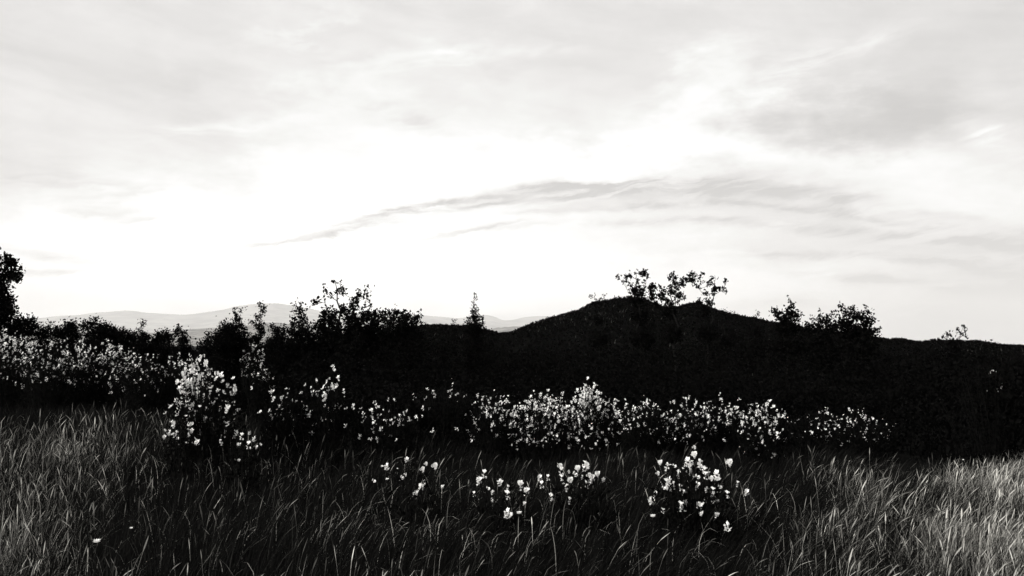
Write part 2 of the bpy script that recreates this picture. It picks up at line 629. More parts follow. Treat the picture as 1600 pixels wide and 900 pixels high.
TREES = [
    ('tall_tree', 'tall dense dark tree cut by the picture edge, highest plant beside the flower band', 'tree', -18, 17.0,
     [(-2, 394, 9, 3), (8, 408, 11, 4), (10, 424, 13, 4), (-18, 425, 26, 4), (22, 432, 7, 2), (33, 436, 6, 1.6), (-25, 460, 36, 4), (5, 450, 14, 2.2),
      (8, 470, 18, 4), (22, 470, 8, 1.6), (14, 490, 18, 4), (30, 482, 7, 1.5), (36, 496, 7, 1.6), (-25, 500, 44, 4), (20, 512, 20, 4), (40, 506, 8, 1.4), (10, 540, 32, 3)],
     dict(leaf=.07, trunk_r=.09)),
    ('shrub', 'low see-through shrub close beside the tall tree', 'shrub', 62, 17.5,
     [(60, 512, 12, .9), (76, 508, 10, .8), (50, 522, 14, 1.6), (70, 525, 16, 2.2), (66, 550, 22, 3)], dict(leaf=.045)),
    ('shrub', 'round dark shrub with a flat top and a light gap on its far side', 'shrub', 104, 17.0,
     [(104, 512, 10, 3), (112, 509, 9, 3), (96, 520, 11, 3.5), (110, 525, 14, 4), (103, 545, 20, 4)], dict(leaf=.05)),
    ('shrub', 'broad dark shrub with a raised peak and a long sloping shoulder', 'shrub', 150, 17.0,
     [(148, 505, 7, 3), (152, 499, 4, 2), (140, 510, 8, 2.5), (134, 513, 5, 1.5), (155, 514, 11, 4), (168, 518, 8, 3), (145, 526, 18, 4), (165, 530, 18, 4), (186, 522, 10, 3), (196, 519, 5, 1.5),
      (150, 550, 26, 4), (185, 545, 20, 4)], dict(leaf=.05)),
    ('sapling', 'small knobbed sapling rising alone above the low shrubs before the pale hills', 'sapling', 221, 16.5,
     [(220, 506, 4, 2.5), (221, 514, 3.5, 2), (222, 522, 5, 2.5), (221, 530, 6, 3), (221, 545, 12, 3)], dict(leaf=.04, trunk_r=.014, spread=.03, twig=3)),
    ('shrub', 'low dark shrub under the knobbed sapling', 'shrub', 212, 17.2,
     [(206, 526, 8, 3), (216, 528, 9, 3.5), (230, 528, 8, 3), (215, 548, 22, 4)], dict(leaf=.05)),
    ('shrub', 'low flat-topped dark shrub between the knobbed sapling and the pointed one', 'shrub', 255, 16.8,
     [(252, 528, 10, 3.5), (264, 527, 10, 3), (245, 535, 10, 3), (256, 550, 22, 4)], dict(leaf=.05)),
    ('sapling', 'pointed young conifer standing over the low shrubs', 'sapling', 283, 16.0,
     [(280, 512, 4, 2), (283, 520, 6, 2.6), (288, 518, 4, 1.6), (283, 531, 9, 3), (286, 545, 13, 3.5), (281, 560, 16, 3.5)], dict(leaf=.045, trunk_r=.018, spread=.035, up=.6)),
    ('shrub', 'small cone-shaped shrub just before the rounded fuzzy one', 'shrub', 322, 15.5,
     [(323, 523, 3.5, 2), (322, 533, 6, 3), (314, 540, 6, 1.6), (330, 542, 6, 1.8), (322, 548, 13, 3.5), (322, 562, 16, 3.5)], dict(leaf=.045, spread=.035, up=.8)),
    ('shrub', 'rounded dark shrub with a fuzzy dry top under the slender saplings', 'shrub', 358, 15.0,
     [(350, 515, 12, 1.6), (365, 513, 14, 1.6), (358, 528, 20, 4), (345, 535, 12, 4), (372, 533, 14, 4), (360, 555, 26, 4), (350, 575, 26, 3.5)], dict(leaf=.04, up=.6)),
    ('sapling', 'slender sapling with open forked tip behind the fuzzy shrub', 'sapling', 380, 16.5,
     [(366, 480, 2.5, 1.2), (380, 480, 2.5, 1.2), (368, 489, 4, 2), (377, 487, 3, 1.2), (372, 498, 6, 2.2), (378, 509, 6, 2.2), (383, 520, 7, 2), (384, 535, 9, 2.2), (386, 550, 12, 3)],
     dict(leaf=.045, trunk_r=.018, spread=.03, twig=3)),
    ('sapling', 'slender leafy sapling with a full upright tip, taller neighbour of the forked one', 'sapling', 406, 16.5,
     [(407, 475, 3, 2), (413, 475, 2.5, 2), (409, 484, 5, 2.2), (406, 495, 5, 2.4), (395, 502, 4, 1.6), (405, 507, 7, 2.6), (408, 518, 7, 3), (402, 530, 10, 3.2), (404, 550, 14, 3.5)],
     dict(leaf=.045, trunk_r=.018, spread=.03, twig=3)),
    ('shrub', 'ragged dark shrub filling the dip between the slender saplings and the open tree', 'shrub', 436, 16.0,
     [(427, 511, 4, 2.5), (432, 516, 6, 3), (443, 515, 4, 2.2), (436, 526, 10, 3), (447, 521, 4, 2), (428, 538, 13, 4), (445, 540, 13, 4), (436, 560, 24, 4), (425, 580, 24, 3)], dict(leaf=.045, up=.5)),
    ('young_tree', 'open-leaved young tree, shorter neighbour of the tallest feathery tree', 'tree', 472, 16.5,
     [(462, 474, 4, .9), (472, 474, 3, .9), (466, 482, 6, 2), (460, 490, 5, 1.6), (470, 490, 7, 2.2), (477, 497, 5, 1.6), (456, 502, 6, 2.4), (468, 503, 9, 2.2), (480, 508, 8, 1.6),
      (458, 515, 9, 2.6), (474, 518, 10, 2.4), (486, 520, 8, 1.6), (465, 532, 16, 3), (484, 535, 14, 3), (470, 560, 28, 4)], dict(leaf=.062, trunk_r=.03, spread=.04, boost=.75)),
    ('young_tree', 'tallest feathery tree of the thicket, thin top branches with scattered leaf clumps', 'tree', 530, 17.0,
     [(524, 441, 4, 1.6), (538, 445, 4, .7), (508, 452, 4, 1.8), (510, 459, 3, 1.2), (525, 453, 5, 2.0), (540, 457, 6, 1.9), (499, 472, 6, 1.9), (512, 470, 4, .7), (530, 475, 5, 1.8),
      (556, 457, 5, 2.2), (569, 449, 4, 1.9), (574, 458, 4, 2.0), (564, 464, 5, 2.2), (554, 470, 6, 2.2), (546, 468, 4, 1.2), (580, 472, 4, 1.5), (573, 481, 5, 1.2), (584, 476, 3, .8), (514, 481, 5, 1.2),
      (558, 480, 8, 2.4), (546, 486, 8, 2.2), (550, 495, 10, 3), (511, 493, 8, 3), (524, 492, 7, 2), (500, 500, 8, 2.4), (515, 503, 12, 3), (570, 492, 10, 3.4), (580, 490, 7, 2.4), (560, 508, 18, 3.5), (535, 508, 7, 1.2),
      (500, 516, 14, 3.2), (525, 522, 14, 3), (582, 505, 12, 3.5), (550, 530, 26, 4), (580, 530, 26, 4), (510, 540, 24, 4), (540, 565, 36, 4)], dict(leaf=.068, trunk_r=.045, spread=.04, per=10, twig=4, boost=.9)),
    ('shrub', 'wide bristly dark shrub beside the tallest feathery tree, sloping to the bare ridge', 'shrub', 622, 17.0,
     [(604, 489, 6, 2.2), (600, 496, 8, 2.8), (615, 487, 7, 2.4), (620, 494, 9, 3), (632, 491, 7, 2.2), (646, 495, 6, 2), (656, 490, 4, 2.2), (654, 499, 6, 2.6), (640, 500, 9, 3), (610, 505, 14, 4), (630, 508, 14, 4), (648, 507, 9, 3.4),
      (660, 507, 5, 2), (620, 528, 26, 4), (645, 528, 20, 4), (625, 560, 38, 4)], dict(leaf=.065, up=.6, boost=.6)),
    ('sapling', 'tiny bare twiggy sapling on the ridge near the little conifer', 'sapling', 709, 19.0,
     [(706, 500, 2, .8), (712, 501, 2, .8), (709, 507, 3, 1.2), (709, 516, 4, 2), (709, 530, 8, 2)], dict(leaf=.035, trunk_r=.01, spread=.02, twig=2)),
    ('conifer', 'narrow pointed little conifer standing alone on the ridge', 'conifer', 741, 18.0,
     [(741, 460, 2.2, .9), (743, 466, 2.2, .9), (739, 472, 3.2, 1.0), (741, 480, 4, 1.3), (738, 487, 4.5, 2), (743, 486, 3.5, 2), (742, 496, 7, 2.6), (733, 497, 3.5, 1.6), (750, 500, 4.5, 2), (730, 505, 4, 2), (740, 506, 9, 3), (754, 497, 2.5, 1.2), (752, 508, 5, 2.5),
      (740, 518, 12, 3.5), (758, 513, 3, 1.5), (741, 540, 16, 3.5), (741, 565, 18, 3)], dict(leaf=.045, trunk_r=.022, spread=.03, depth=.25, twig=4)),
    ('sapling', 'few-leaved twig sapling low on the rising hill slope', 'sapling', 936, 20.0,
     [(924, 463, 3, 1.4), (931, 467, 2, .6), (938, 466, 2.5, .8), (946, 461, 2.5, 1.0), (944, 466, 2, .6), (934, 480, 4, 1.2), (936, 500, 8, 2.5), (936, 530, 14, 3)], dict(leaf=.045, trunk_r=.014, spread=.03, twig=2)),
    ('young_tree', 'open young tree on the hilltop, crown leaning away from its two neighbours', 'tree', 1002, 20.0,
     [(968, 432, 3.5, 1.2), (980, 435, 5, 2.0), (988, 429, 3.5, 1.3), (994, 427, 3, .8), (1004, 428, 5, 2.4), (1012, 430, 3.5, 1.6), (998, 438, 4, 1.1), (1006, 444, 4, .9), (972, 440, 2, .6), (984, 447, 3.5, 1.1), (1000, 448, 4, 1.2), (992, 455, 7, 2.2), (1000, 458, 6, 2.2), (982, 457, 4, .9), (1008, 449, 4, 1.2),
      (1014, 450, 5, 2.0), (1022, 447, 4, 1.6), (1030, 448, 3, 1.0), (1016, 458, 5, 1.6), (1020, 465, 6, 1.4), (995, 470, 10, 2.5), (1000, 495, 14, 2.5), (1002, 530, 18, 3)], dict(leaf=.07, trunk_r=.035, spread=.034, twig=3, boost=1.5)),
    ('young_tree', 'middle tree on the hilltop with a visible forked stem and leaf clumps', 'tree', 1053, 20.0,
     [(1053, 426, 3, 1.2), (1050, 433, 4.5, 2.0), (1059, 432, 3.5, 1.3), (1064, 435, 3.5, 1.5), (1057, 442, 4.5, 2.2), (1048, 449, 4, 1.8), (1058, 448, 4.5, 1.6), (1070, 442, 4, 2.0), (1073, 435, 4, 1.9), (1080, 430, 4.5, 2.3), (1083, 438, 4.5, 2.0), (1090, 434, 4, 1.9), (1094, 430, 3, 1.2),
      (1044, 457, 5, 2.0), (1036, 453, 4, 1.4), (1062, 462, 5.5, 2.4), (1052, 460, 4, 1.3), (1030, 463, 6, 1.8), (1038, 470, 7, 1.5), (1028, 474, 6, 1.1), (1046, 477, 6, 1.4), (1060, 473, 4, .7), (1070, 465, 3, .6), (1050, 490, 10, 2), (1053, 520, 16, 3)], dict(leaf=.07, trunk_r=.035, spread=.034, twig=3, boost=1.5)),
    ('young_tree', 'smallest and airiest of the three hilltop trees, thin arching branches', 'tree', 1100, 20.0,
     [(1088, 448, 4.5, 1.5), (1094, 441, 2.5, .7), (1103, 445, 4, 1.3), (1112, 436, 3, .9), (1118, 434, 3, .8), (1114, 443, 2.5, .8), (1120, 452, 5, 1.7), (1127, 447, 4, 1.2), (1131, 442, 3, 1.5), (1128, 453, 4, 1.5), (1118, 458, 4, 1.3), (1104, 458, 4, 1.2), (1097, 457, 3, .9),
      (1094, 472, 4, 2.8), (1103, 470, 5, 1.2), (1108, 474, 5, 1.8), (1112, 470, 3, .8), (1102, 485, 8, 2), (1101, 520, 14, 3)], dict(leaf=.066, trunk_r=.026, spread=.034, twig=3, boost=1.5)),
    ('sapling', 'tiny leafy sprig on the falling slope past the hilltop trees', 'sapling', 1140, 20.0,
     [(1131, 484, 2, .8), (1140, 489, 2.5, .9), (1148, 488, 2, .7), (1139, 497, 4, 1.6), (1140, 530, 12, 3)], dict(leaf=.04, trunk_r=.012, spread=.025, twig=2)),
    ('sapling', 'small dark sapling on the slope just before the round spired shrub', 'sapling', 1183, 19.0,
     [(1184, 491, 2.5, 2), (1180, 496, 3, 1.6), (1183, 500, 4, 2.4), (1183, 520, 9, 3), (1183, 545, 14, 3)], dict(leaf=.045, trunk_r=.014, spread=.03, twig=2)),
    ('shrub', 'round dark shrub with a thin spire of leaves on top', 'shrub', 1228, 17.5,
     [(1234, 468, 1.6, 1.8), (1233, 474, 2.6, 2.6), (1239, 474, 1.8, 1.5), (1234, 479, 4.5, 2.8), (1208, 486, 5, 2), (1220, 487, 7, 2.8), (1212, 492, 7, 2), (1232, 489, 9, 3.6), (1247, 487, 5, 2.4), (1242, 492, 9, 3.6), (1218, 498, 9, 2.4), (1238, 502, 13, 3.8), (1228, 510, 16, 4), (1222, 512, 12, 3.5), (1244, 512, 9, 3), (1230, 540, 26, 4)], dict(leaf=.06, spread=.04, boost=.5)),
    ('shrub', 'low see-through shrub between the spired shrub and the largest one', 'shrub', 1284, 17.5,
     [(1280, 490, 3.5, .9), (1287, 492, 3, .8), (1270, 500, 6, 1.8), (1262, 507, 5, 2.0), (1282, 504, 9, 2.4), (1292, 499, 7, 3), (1302, 497, 5, 2.2), (1304, 491, 3.5, 1.3), (1270, 511, 8, 1.8), (1288, 511, 12, 2.6), (1300, 512, 9, 2.6), (1280, 530, 24, 4), (1284, 560, 26, 4)], dict(leaf=.062, spread=.04, boost=.55)),
    ('shrub', 'largest dark shrub of the ridge, two-humped, with a branch reaching out low', 'shrub', 1338, 17.0,
     [(1320, 477, 3, 2), (1330, 481, 5, 2.6), (1320, 485, 6, 2.2), (1316, 493, 6, 3), (1328, 491, 9, 3.4), (1336, 489, 6, 3), (1352, 488, 5, 2.2), (1351, 483, 2.5, .8), (1345, 496, 9, 2.6), (1359, 493, 5, 2.0), (1363, 488, 3, .7), (1366, 500, 3, .8), (1356, 504, 9, 3.2), (1330, 504, 14, 4), (1313, 506, 9, 3), (1350, 515, 16, 4), (1364, 512, 5, 2.5),
      (1372, 517, 4.5, 2.2), (1376, 514, 2.5, .9), (1325, 520, 20, 4), (1366, 521, 6, 3), (1345, 540, 30, 4), (1335, 570, 34, 4)], dict(leaf=.065, spread=.042, trunk_r=.04, boost=.5)),
    ('sapling', 'sparse upright sapling alone above the low scrub ridge', 'sapling', 1492, 14.0,
     [(1473, 527, 2.2, 2), (1480, 524, 2.5, 2.4), (1487, 522, 2.5, 2.4), (1496, 516, 2.5, 2), (1500, 518, 2.2, 1.8), (1505, 510, 2.2, 2.4), (1503, 524, 2.5, 1.4), (1510, 525, 2.2, 2), (1508, 518, 2, 1.2), (1492, 532, 6, 1.6), (1490, 545, 12, 2), (1492, 570, 16, 2.5), (1492, 600, 18, 2.5)],
     dict(leaf=.045, trunk_r=.014, spread=.022, up=1.2, twig=3, depth=.3)),
]
for nm, lab, cat, bpx, dist, lobes, kw in TREES:
    lobed_tree(nm, lab, cat, bpx, dist, lobes, **kw)


# ------------------------------------------------------------------ flowering broom
def pea_flower(size):
    """One broom blossom: a raised two-lobed banner, two wings and a keel."""
    s = size
    v = np.array([(0, 0, 0), (-.42, -.05, .35), (-.30, .12, .85), (0, .05, .72), (.30, .12, .85), (.42, -.05, .35),
                  (-.16, -.34, .18), (-.26, -.62, .05), (-.05, -.66, .16), (.16, -.34, .18), (.26, -.62, .05), (.05, -.66, .16), (0, -.60, -.14)]) * s
    f3 = np.array([(0, 1, 2), (0, 2, 3), (0, 3, 4), (0, 4, 5), (0, 6, 7), (6, 8, 7), (0, 10, 9), (9, 10, 11), (0, 12, 7), (0, 10, 12)])
    return v, f3


def add_flowers(mb, c, size):
    v, f = pea_flower(1.0)
    n = len(c)
    yaw = rng.normal(-.45, 1.0, n)
    pit = rng.normal(0, .5, n)
    sc = size * np.clip(rng.lognormal(-.12, .38, n), .4, 1.7)
    cy, sy, cp, sp = np.cos(yaw), np.sin(yaw), np.cos(pit), np.sin(pit)
    x, y, z = v[:, 0][None], v[:, 1][None], v[:, 2][None]
    y2 = y * cp[:, None] - z * sp[:, None]
    z2 = y * sp[:, None] + z * cp[:, None]
    P = np.stack([x * cy[:, None] - y2 * sy[:, None], x * sy[:, None] + y2 * cy[:, None], z2], -1) * sc[:, None, None] + c[:, None, :]
    q = (np.arange(n)[:, None, None] * len(v) + f[None]).reshape(-1, 3)
    mb.add(P.reshape(-1, 3), q)


SPIKE_MESHES = []
for i in range(7):
    mb = MB()
    k = [2, 4, 6, 9, 11, 5, 7][i]
    c = rng.normal(size=(k, 3))
    c = c / np.linalg.norm(c, axis=1)[:, None] * np.array([.017, .017, .024])
    add_flowers(mb, c, .024)
    me = bpy.data.meshes.new('flower_spike')
    set_mesh(me, np.concatenate(mb.v), mb.f)
    me.materials.append(M_PETAL)
    SPIKE_MESHES.append(me)


def broom(label, px, dist, hw, ytop, ybot, count, dense=1.0, near=False, focus=None, fsize=.027, stems=150, leaves=1600, scatter=1.0):
    """A broom shrub: a dome of thin upright stems with flower spikes on their upper ends."""
    k = dist / F
    bx = at(px, 540, dist).x
    gz = float(ground_z(bx, dist))
    base = np.array([bx, dist, gz])
    root = link('broom_shrub', None)
    root.location = base
    tag(root, label, 'shrub', 'flowering broom shrubs on the meadow edge')
    zt = at(px, ytop, dist).z - gz
    zb = at(px, ybot, dist).z - gz
    zb = max(.12, zb)
    zt = max(zt, zb + .15)
    R = hw * k
    wood, fol, flo = MB(), MB(), MB()
    tips = []
    rag = rng.uniform(.2, .6)
    R *= rng.uniform(.9, 1.15)

    def tip():
        a = rng.uniform(0, 2 * math.pi)
        q = math.sqrt(rng.random())
        x, y = R * q * math.cos(a), min(R, .75) * q * math.sin(a)
        if rng.random() < .5:
            x = float(np.clip(rng.normal() * R * .55, -1.5 * R, 1.6 * R))
            q = min(1.1, abs(x) / R)
        if focus is not None and rng.random() < .45:
            x = (focus - px) * k + rng.normal() * R * .22
            q = min(1, abs(x) / R)
        dome = zb + (zt - zb) * (1 - rag * q * q)
        z = dome - (dome - zb) * rng.random() ** 1.6 * scatter * .95
        return np.array([x, y, z + rng.normal() * .05])

    for i in range(count):
        tips.append(tip())
    extra = [tip() * np.array([1, 1, .93]) for _ in range(stems)]
    for i, t in enumerate(tips + extra):
        foot = np.array([t[0] * .35 + rng.normal() * .05, t[1] * .35 + rng.normal() * .05, 0])
        mid = (foot + t) / 2 + np.array([rng.normal() * .03, rng.normal() * .03, .10 * t[2]])
        mid[:2] = foot[:2] * .55 + t[:2] * .45
        s = np.linspace(0, 1, 5)[:, None]
        pts = (1 - s) ** 2 * foot + 2 * s * (1 - s) * mid + s * s * t
        wood.tube(pts, .005, .0022, 3)
        if i < count:
            d = pts[-1] - pts[-2]
            d /= np.linalg.norm(d)
            if near:
                o = link('flower_spike', SPIKE_MESHES[rng.integers(0, 7)], root)
                o.location = t
                zq = Vector(d).to_track_quat('Z', 'Y').to_euler()
                o.rotation_euler = (zq.x * .6, zq.y * .6, rng.uniform(-.9, .5))
                o.scale = [rng.uniform(.55, 1.15)] * 3
            else:
                m = rng.choice([1, 1, 2, 3, 5])
                tt = np.sort(rng.random(m))[:, None]
                c = t - d * tt * .06 + rng.normal(size=(m, 3)) * .011
                add_flowers(flo, c, fsize)
    n = int(leaves * dense)
    a = rng.uniform(0, 2 * math.pi, n)
    q = np.sqrt(rng.random(n))
    x, y = R * 1.02 * q * np.cos(a), min(R, .75) * q * np.sin(a)
    z = rng.random(n) * (zb + (zt - zb) * (1 - .55 * q * q)) * .93
    fol.leaves(np.stack([x, y, z + .02], -1), .06, .022, 1.4)
    wood.build('stems', M_STEM, root)
    fol.build('foliage', M_SCRUB, root)
    if not near and flo.n:
        tag(flo.build('flowers', M_PETAL, root), kind='stuff')
    return root


BROOMS = [
    ('white-flowered broom under the tall tree, dense blossom at the picture edge', 6, 14.6, 50, 519, 592, 262, dict(fsize=.026)),
    ('white-flowered broom beside the edge one, beneath the low see-through shrub', 75, 14.0, 42, 531, 602, 137, dict(fsize=.025)),
    ('pale-flowering broom with upright spikes below the broad peaked shrub', 128, 14.2, 40, 537, 602, 137, dict(fsize=.025)),
    ('crowded white broom at the far end of the flower band, below the knobbed sapling', 176, 14.4, 40, 535, 600, 187, dict(fsize=.025)),
    ('thin-flowered broom below the low flat-topped shrub', 222, 13.8, 36, 548, 612, 68, dict(fsize=.023)),
    ('small broom dusted with tiny flowers under the pointed conifer', 290, 14.2, 40, 556, 590, 87, dict(fsize=.024)),
    ('brightest broom, large heavy white blossoms, set forward of the flower band', 326, 9.6, 58, 568, 690, 165, dict(focus=303, fsize=.037)),
    ('small low broom with four white tufts in the grass', 385, 8.6, 26, 682, 712, 9, dict(near=True, stems=30, leaves=300)),
    ('speckled pale broom rising against the slender leafy sapling', 396, 15.0, 20, 540, 590, 87, dict(fsize=.021)),
    ('little broom with dim blossom under the speckled pale one', 412, 13.2, 24, 572, 600, 42, dict(fsize=.021)),
    ('sparse broom with loose white tufts below the open-leaved young tree', 446, 10.4, 36, 600, 685, 30, {}),
    ('sparse tall broom with a bright white heart below the tallest feathery tree', 508, 10.6, 40, 588, 675, 58, dict(focus=518)),
    ('broom with a flat row of white tufts beside the tall sparse one', 605, 10.8, 54, 630, 684, 48, {}),
    ('dim broom set back, few pinpoint flowers below the ridge conifer', 690, 13.0, 50, 598, 650, 20, dict(fsize=.024)),
    ('thin-flowered first broom of the central white mass', 770, 11.6, 42, 614, 680, 100, dict(fsize=.027)),
    ('densest white broom, middle of the central flower mass', 850, 11.5, 56, 614, 698, 325, dict(fsize=.026)),
    ('tall full broom at the bright end of the central flower mass', 925, 11.3, 52, 608, 700, 337, dict(focus=915, fsize=.026)),
    ('broom with fine scattered flowers after the bright central mass', 1005, 12.4, 44, 622, 685, 87, dict(fsize=.024)),
    ('broom with fine pale flowers behind the near isolated bush', 1070, 12.6, 48, 624, 690, 131, dict(fsize=.024)),
    ('flat-topped broom powdered with small flowers below the smallest hilltop tree', 1128, 13.0, 46, 626, 676, 125, dict(fsize=.024)),
    ('upright white broom with spikes reaching down to the lit grass', 1190, 10.6, 42, 632, 716, 115, dict(focus=1190)),
    ('low dim broom with scattered flecks next to the upright one', 1268, 12.8, 40, 640, 680, 32, dict(fsize=.021)),
    ('last broom of the row, flowers trailing down its slope', 1330, 12.4, 56, 644, 690, 100, dict(fsize=.022)),
    ('near isolated round broom bush in the grass with big separate white tufts', 1078, 7.0, 64, 718, 800, 62, dict(near=True, stems=80, leaves=700)),
    ('near small broom in the grass with a tall tuft and a white cluster', 905, 7.3, 42, 730, 772, 24, dict(near=True, stems=40, leaves=350)),
    ('near straggling broom in the grass with strings of white petals', 640, 7.6, 44, 716, 780, 18, dict(near=True, stems=20, leaves=150)),
    ('near low broom with loose tufts sunk in the grass between two small brooms', 775, 7.2, 42, 748, 785, 15, dict(near=True, stems=20, leaves=150)),
    ('stray broom with two low white tufts beside the brightest broom', 285, 8.8, 22, 686, 700, 4, dict(near=True, stems=20, leaves=300)),
    ('broom in the dark scrub near the picture edge with a few faint flecks', 1545, 11.0, 50, 556, 625, 7, dict(fsize=.013, stems=60)),
]
for lab, px, dist, hw, yt, yb, cnt, kw in BROOMS:
    broom(lab, px, dist, hw, yt, yb, cnt, **kw)


# ------------------------------------------------------------------ small meadow flowers
def daisy(label, px, py, dist, r=.018):
    p = at(px, py, dist)
    gz = float(ground_z(p.x, p.y))
    root = link('meadow_flower', None)
    root.location = (p.x, p.y, gz)
    tag(root, label, 'flower', 'single white flowers in the grass')
    st = MB()
    st.tube(curve_pts((rng.normal() * .03, .02, -.01), (0, 0, p.z - gz), 0, 6, .01), .0025, .0018, 4)
    st.build('stem', M_STEM, root)
    hd = MB()
    for layer in range(2):
        m = 11
        for i in range(m):
            a = 2 * math.pi * (i + .5 * layer) / m
            d = np.array([math.cos(a), math.sin(a), .35 + .5 * layer])
            s = np.array([-math.sin(a), math.cos(a), 0])
            c = np.array([0, 0, p.z - gz])
            hd.add([c, c + d * r * .6 + s * r * .26, c + d * r, c + d * r * .6 - s * r * .26], [(0, 1, 2, 3)])
    hd.build('flower_head', M_PETAL, root)


daisy('single round white flower low in the grass, nearest the bottom corner', 151, 848, 4.9, .022)
daisy('tiny white flower below the near low broom with loose tufts', 811, 803, 6.0, .02)
daisy('tiny white flower in dark grass below the near round broom bush', 1020, 808, 5.9, .02)
daisy('faint small flower in the grass above the single round white one', 205, 826, 5.3, .011)
daisy('small pale flower standing before the dark scrub over the bright dry grass', 1505, 719, 8.8, .012)


# ------------------------------------------------------------------ thicket behind the broom (one uncountable mass)
def front_px(px):
    return np.interp(px, [-300, 0, 250, 380, 480, 600, 800, 1000, 1150, 1250, 1400, 1600, 2000], [16, 16, 15.4, 15.2, 13, 12.4, 13.4, 13.6, 13.8, 13.8, 12.8, 10.2, 10])


def top_py(px):
    return np.interp(px, [-300, 0, 250, 380, 450, 560, 650, 700, 780, 900, 1100, 1230, 1330, 1380, 1420, 1470, 1530, 1560, 1600, 2000],
                     [556, 554, 562, 566, 552, 530, 520, 524, 536, 540, 534, 525, 528, 540, 540, 538, 540, 546, 550, 550])


th = MB()
NCL = 10500
pxs = rng.uniform(-250, 1850, NCL)
f0 = front_px(pxs)
dd = f0 + rng.random(NCL) ** 1.5 * 7.5
xx = (pxs - 800) / F * dd
frac = np.clip((dd - f0) / 4.0, 0, 1)
ztop_far = CAM_H + (540 - top_py(pxs)) / F * dd
ztop_near = np.minimum(ztop_far, np.interp(pxs, [-300, 400, 700, 1200, 1350, 1420, 2000], [.9, 1.0, .8, .9, 1.1, 1.45, 1.5]) * (.75 + .5 * fbm(pxs / 90, dd, 1.0, 3)))
zt = ztop_near * (1 - frac) + ztop_far * frac - .12
zc_ = zt * rng.random(NCL) ** .55 * (.86 + .2 * fbm(xx, dd, 1.1, 2))
cen = np.stack([xx, dd, np.maximum(zc_, .05) + ground_z(xx, dd)], -1)
PER = 13
pts = np.repeat(cen, PER, 0) + rng.normal(size=(NCL * PER, 3)) * .085
th.leaves(pts, .07, .042, .4)
for i in range(1500):
    c = cen[i]
    th.tube(curve_pts((c[0] + rng.normal() * .1, c[1] + rng.normal() * .1, ground_z(c[0], c[1]) - .02), c, 0, 4, .05), .008, .003, 3)
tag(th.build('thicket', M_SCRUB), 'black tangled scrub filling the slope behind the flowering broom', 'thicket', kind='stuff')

# ------------------------------------------------------------------ heath on the hill (tufts and low scrub)
hs = MB()
n = 42000
aa = np.radians(rng.uniform(-12, 38, n))
rr = rng.uniform(30, 49, n)
x, y = rr * np.sin(aa), rr * np.cos(aa)
z = hill_z(x, y, rr, aa)
px_ = 800 + F * np.tan(aa)
hs.leaves(np.stack([x, y, z + rng.random(n) * .10], -1), .17, .09, .9)
n = 900
aa = np.radians(rng.uniform(-12, 38, n))
rr = HILL_R + rng.normal(0, .7, n)
x, y = rr * np.sin(aa), rr * np.cos(aa)
z = hill_z(x, y, rr, aa)
hb = .02 + .45 * np.clip(fbm(aa * 60, aa * 13, 1.0, 3) - .35, 0, 1) * rng.random(n)
for q in range(5):
    hs.leaves(np.stack([x + rng.normal(0, .09, n), y, z + hb * rng.random(n) * 1.6], -1), .13, .08, .3)
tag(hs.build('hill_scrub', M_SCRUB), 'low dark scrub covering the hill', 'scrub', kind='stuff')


# ------------------------------------------------------------------ grass
def blades(name, label, x, y, h, w, tone, lean_x, lean_y, segs, mat, zbase=None, kink=None, head=False):
    n = len(x)
    zb = ground_z(x, y) if zbase is None else zbase
    t = np.linspace(0, 1, segs + 1) if not head else np.array([0, .45, .78, .85, .93, 1])
    pw = rng.uniform(1.3, 2.4, n) if kink is None else kink
    yaw = rng.uniform(-.9, .9, n)
    px, py = np.cos(yaw), np.sin(yaw)
    V = np.zeros((n, 2 * segs + 1, 3))
    ln = np.sqrt(lean_x ** 2 + lean_y ** 2)
    k = 0
    lx, ly = lean_x / np.maximum(ln, 1e-6), lean_y / np.maximum(ln, 1e-6)
    cx, cy, cz = x.copy(), y.copy(), zb - .01
    for i, ti in enumerate(t):
        if i:
            ang = np.clip(ln * 1.25 * ((t[i] + t[i - 1]) / 2) ** (pw - 1) * pw * .6, 0, 2.0)
            st = h * (t[i] - t[i - 1])
            cx = cx + lx * np.sin(ang) * st
            cy = cy + ly * np.sin(ang) * st
            cz = cz + np.cos(ang) * st
        ww = w * (1 - ti) ** .55 * (.75 + .5 * ti) * .5
        if head:
            ww = w * np.interp(ti, [0, .45, .78, .85, .93, 1], [.20, .20, .24, 1, .8, 0]) * .5
        if i < segs:
            V[:, k] = np.stack([cx - px * ww, cy - py * ww, cz], -1)
            V[:, k + 1] = np.stack([cx + px * ww, cy + py * ww, cz], -1)
            k += 2
        else:
            V[:, k] = np.stack([cx, cy, cz], -1)
    V[:, :, 2] = np.maximum(V[:, :, 2], (zb - .01)[:, None])
    nv = 2 * segs + 1
    off = (np.arange(n) * nv)[:, None]
    quads = [off + np.array([[2 * i, 2 * i + 1, 2 * i + 3, 2 * i + 2]]) for i in range(segs - 1)]
    tri = off + np.array([[2 * segs - 2, 2 * segs - 1, 2 * segs]])
    me = bpy.data.meshes.new(name)
    set_mesh(me, V.reshape(-1, 3), quads + [tri])
    at_ = me.attributes.new('tone', 'FLOAT', 'POINT')
    at_.data.foreach_set('value', np.repeat(tone, nv).astype(np.float32))
    me.materials.append(mat)
    return tag(link(name, me), label, 'grass', kind='stuff')


def sample_field(n, r0, r1, power):
    u = rng.random(n)
    r = (r0 ** power + u * (r1 ** power - r0 ** power)) ** (1 / power)
    a = np.radians(rng.uniform(-44, 44, n))
    return r * np.sin(a), r * np.cos(a), r


